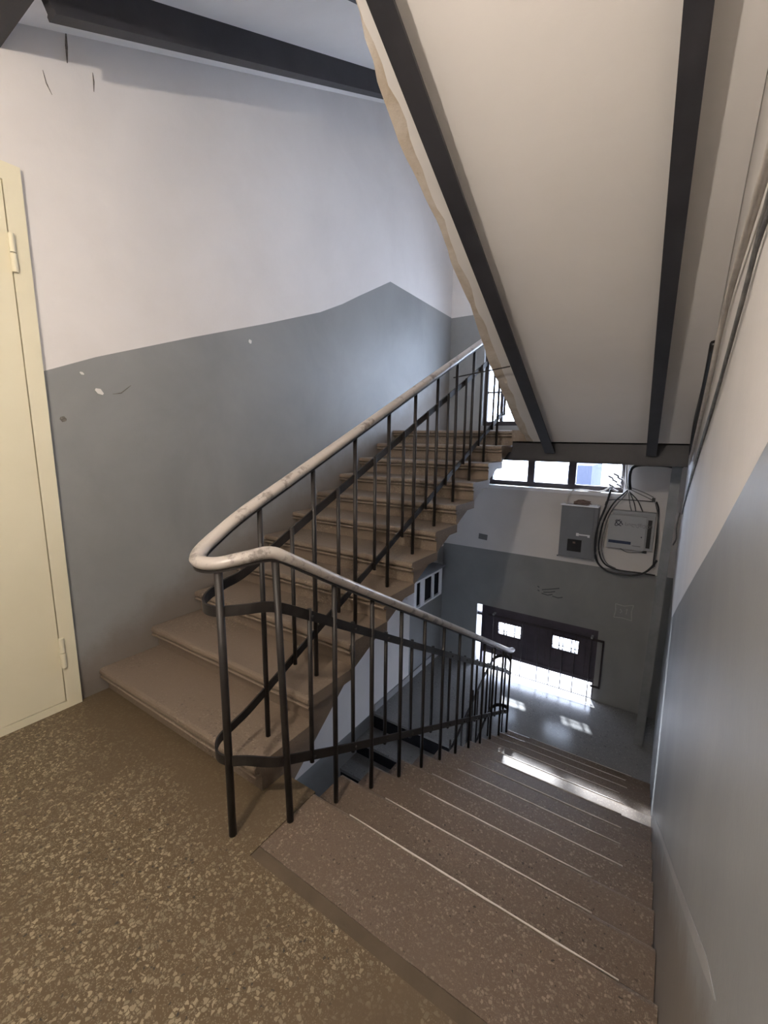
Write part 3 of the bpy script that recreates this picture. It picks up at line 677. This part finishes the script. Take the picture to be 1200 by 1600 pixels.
# painted stripe along the foot of the near wall
st = MB(); pts = [(-.62, .83), (-.519, .753), (-.078, .44), (.6, -.03), (1.324, -.539), (1.9, -.93)]
hh = lambda y: .002 if y < -.6 else .03
for i in range(len(pts)-1):
    (a, b), (c, d) = pts[i], pts[i+1]
    st.add([(XR-.001, a, b), (XR-.001, c, d), (XR-.001, c, d+hh(c)), (XR-.001, a, b+hh(a)), (XR, a, b), (XR, c, d), (XR, c, d+hh(c)), (XR, a, b+hh(a))],
           [[0, 1, 2, 3], [3, 2, 6, 7], [0, 4, 5, 1]])
struct(st.make('trim_1', 'stripe_grey'), 'pale sloping stripe on the grey right wall above the steps', 'trim')
bl = MB().box(XL+.002, XL+.02, 2.78, YF-.002, ZH, ZH+.09)
struct(bl.make('baseboard_left', 'stripe_grey'), 'pale baseboard along the left hall wall', 'baseboard')

# ------------------------------------------------------------------ things on the breaker box, wall drawings
def lump(name, c, s, mat, seed):
    bm = bmesh.new(); bmesh.ops.create_icosphere(bm, subdivisions=3, radius=1)
    for vv in bm.verts:
        d = 1 + .55*noise.noise(vv.co*2.2 + Vector((seed, 0, 0)))
        vv.co = Vector((c[0]+vv.co.x*s[0]*d, c[1]+vv.co.y*s[1]*d, max(c[2]-s[2]*.7, c[2]+vv.co.z*s[2]*d)))
    me = bpy.data.meshes.new(name); bm.to_mesh(me); bm.free(); me.materials.append(MATS[mat])
    o = bpy.data.objects.new(name, me); COL.objects.link(o); return o
tag(lump('rag', (-.28, YF-.09, .795), (.10, .05, .032), 'rag_brown', 2.0), 'crumpled brown rag lying on the dark electrical box', 'rag')
tag(MB().box(-.19, -.10, YF-.15, YF-.05, .773, .787).make('paper_packet', 'plain_white'), 'small white packet on the electrical box beside the rag', 'packet')
def drawn(name, strokes, w, mat):
    m = MB()
    for s in strokes:
        m.sweep([(x, YF-.001, z) for x, z in s], [(-w, -.0008), (w, -.0008), (w, .0008), (-w, .0008)], up=(0, 1, 0))
    o = m.make(name, mat, wall_far); return o
drawn('chalk_drawing', [[(.187, -.433), (.28, -.445), (.379, -.413)], [(.379, -.413), (.365, -.5), (.378, -.611)], [(.378, -.611), (.27, -.60), (.182, -.61)], [(.182, -.61), (.195, -.52), (.187, -.433)],
                        [(.245, -.49), (.262, -.52), (.245, -.54)], [(.305, -.48), (.325, -.48)], [(.315, -.48), (.312, -.545)]], .005, 'chalk')
drawn('scrawl', [[(-.76, -.40), (-.735, -.415)], [(-.755, -.455), (-.73, -.465)], [(-.70, -.44), (-.63, -.42), (-.56, -.40), (-.48, -.375)], [(-.68, -.47), (-.60, -.455), (-.53, -.43)],
                 [(-.70, -.49), (-.62, -.50), (-.56, -.475)], [(-.56, -.50), (-.49, -.51), (-.43, -.49)]], .007, 'scrawl')
drawn('paint_patch', [[(-1.63, .18), (-1.50, .17)]], .04, 'grey_print')

# ------------------------------------------------------------------ lamp on the back wall that lights the landing
lm = tag(empty('wall_lamp', (BULB.x, YB, BULB.z)), 'bare bulb lamp on the wall behind the landing', 'lamp')
part(MB().tube([(BULB.x, YB, BULB.z+.10), (BULB.x, YB+.02, BULB.z+.10)], .05, 16).tube(smooth_path([(BULB.x, YB+.02, BULB.z+.10), (BULB.x, YB+.09, BULB.z+.13), (BULB.x, BULB.y, BULB.z+.10)]), .010), 'bracket', 'black_plastic', lm)
part(MB().tube([(BULB.x, BULB.y, BULB.z+.11), (BULB.x, BULB.y, BULB.z+.045)], .022, 14), 'socket', 'black_plastic', lm)
bm = bmesh.new(); bmesh.ops.create_uvsphere(bm, u_segments=20, v_segments=12, radius=BULB_R)
for vv in bm.verts: vv.co = vv.co + BULB - Vector((0, 0, .005))
me = bpy.data.meshes.new('bulb'); bm.to_mesh(me); bm.free(); me.materials.append(MATS['bulb_glow'])
bo = bpy.data.objects.new('bulb', me); COL.objects.link(bo); bo.parent = lm; at0(bo, lm)

# neighbouring building and ground outside
nb = tag(MB().box(-1.9, -1.28, 12, 14, -3, .85).make('neighbour_building', 'building_blue'), 'blue-grey building outside, seen through the right window pane', 'building')
gd = struct(MB().box(-30, 30, YF+.5, 60, ZH-.3, ZH-.02).make('ground', 'plain_white'), 'bright pavement outside the entrance', 'ground')
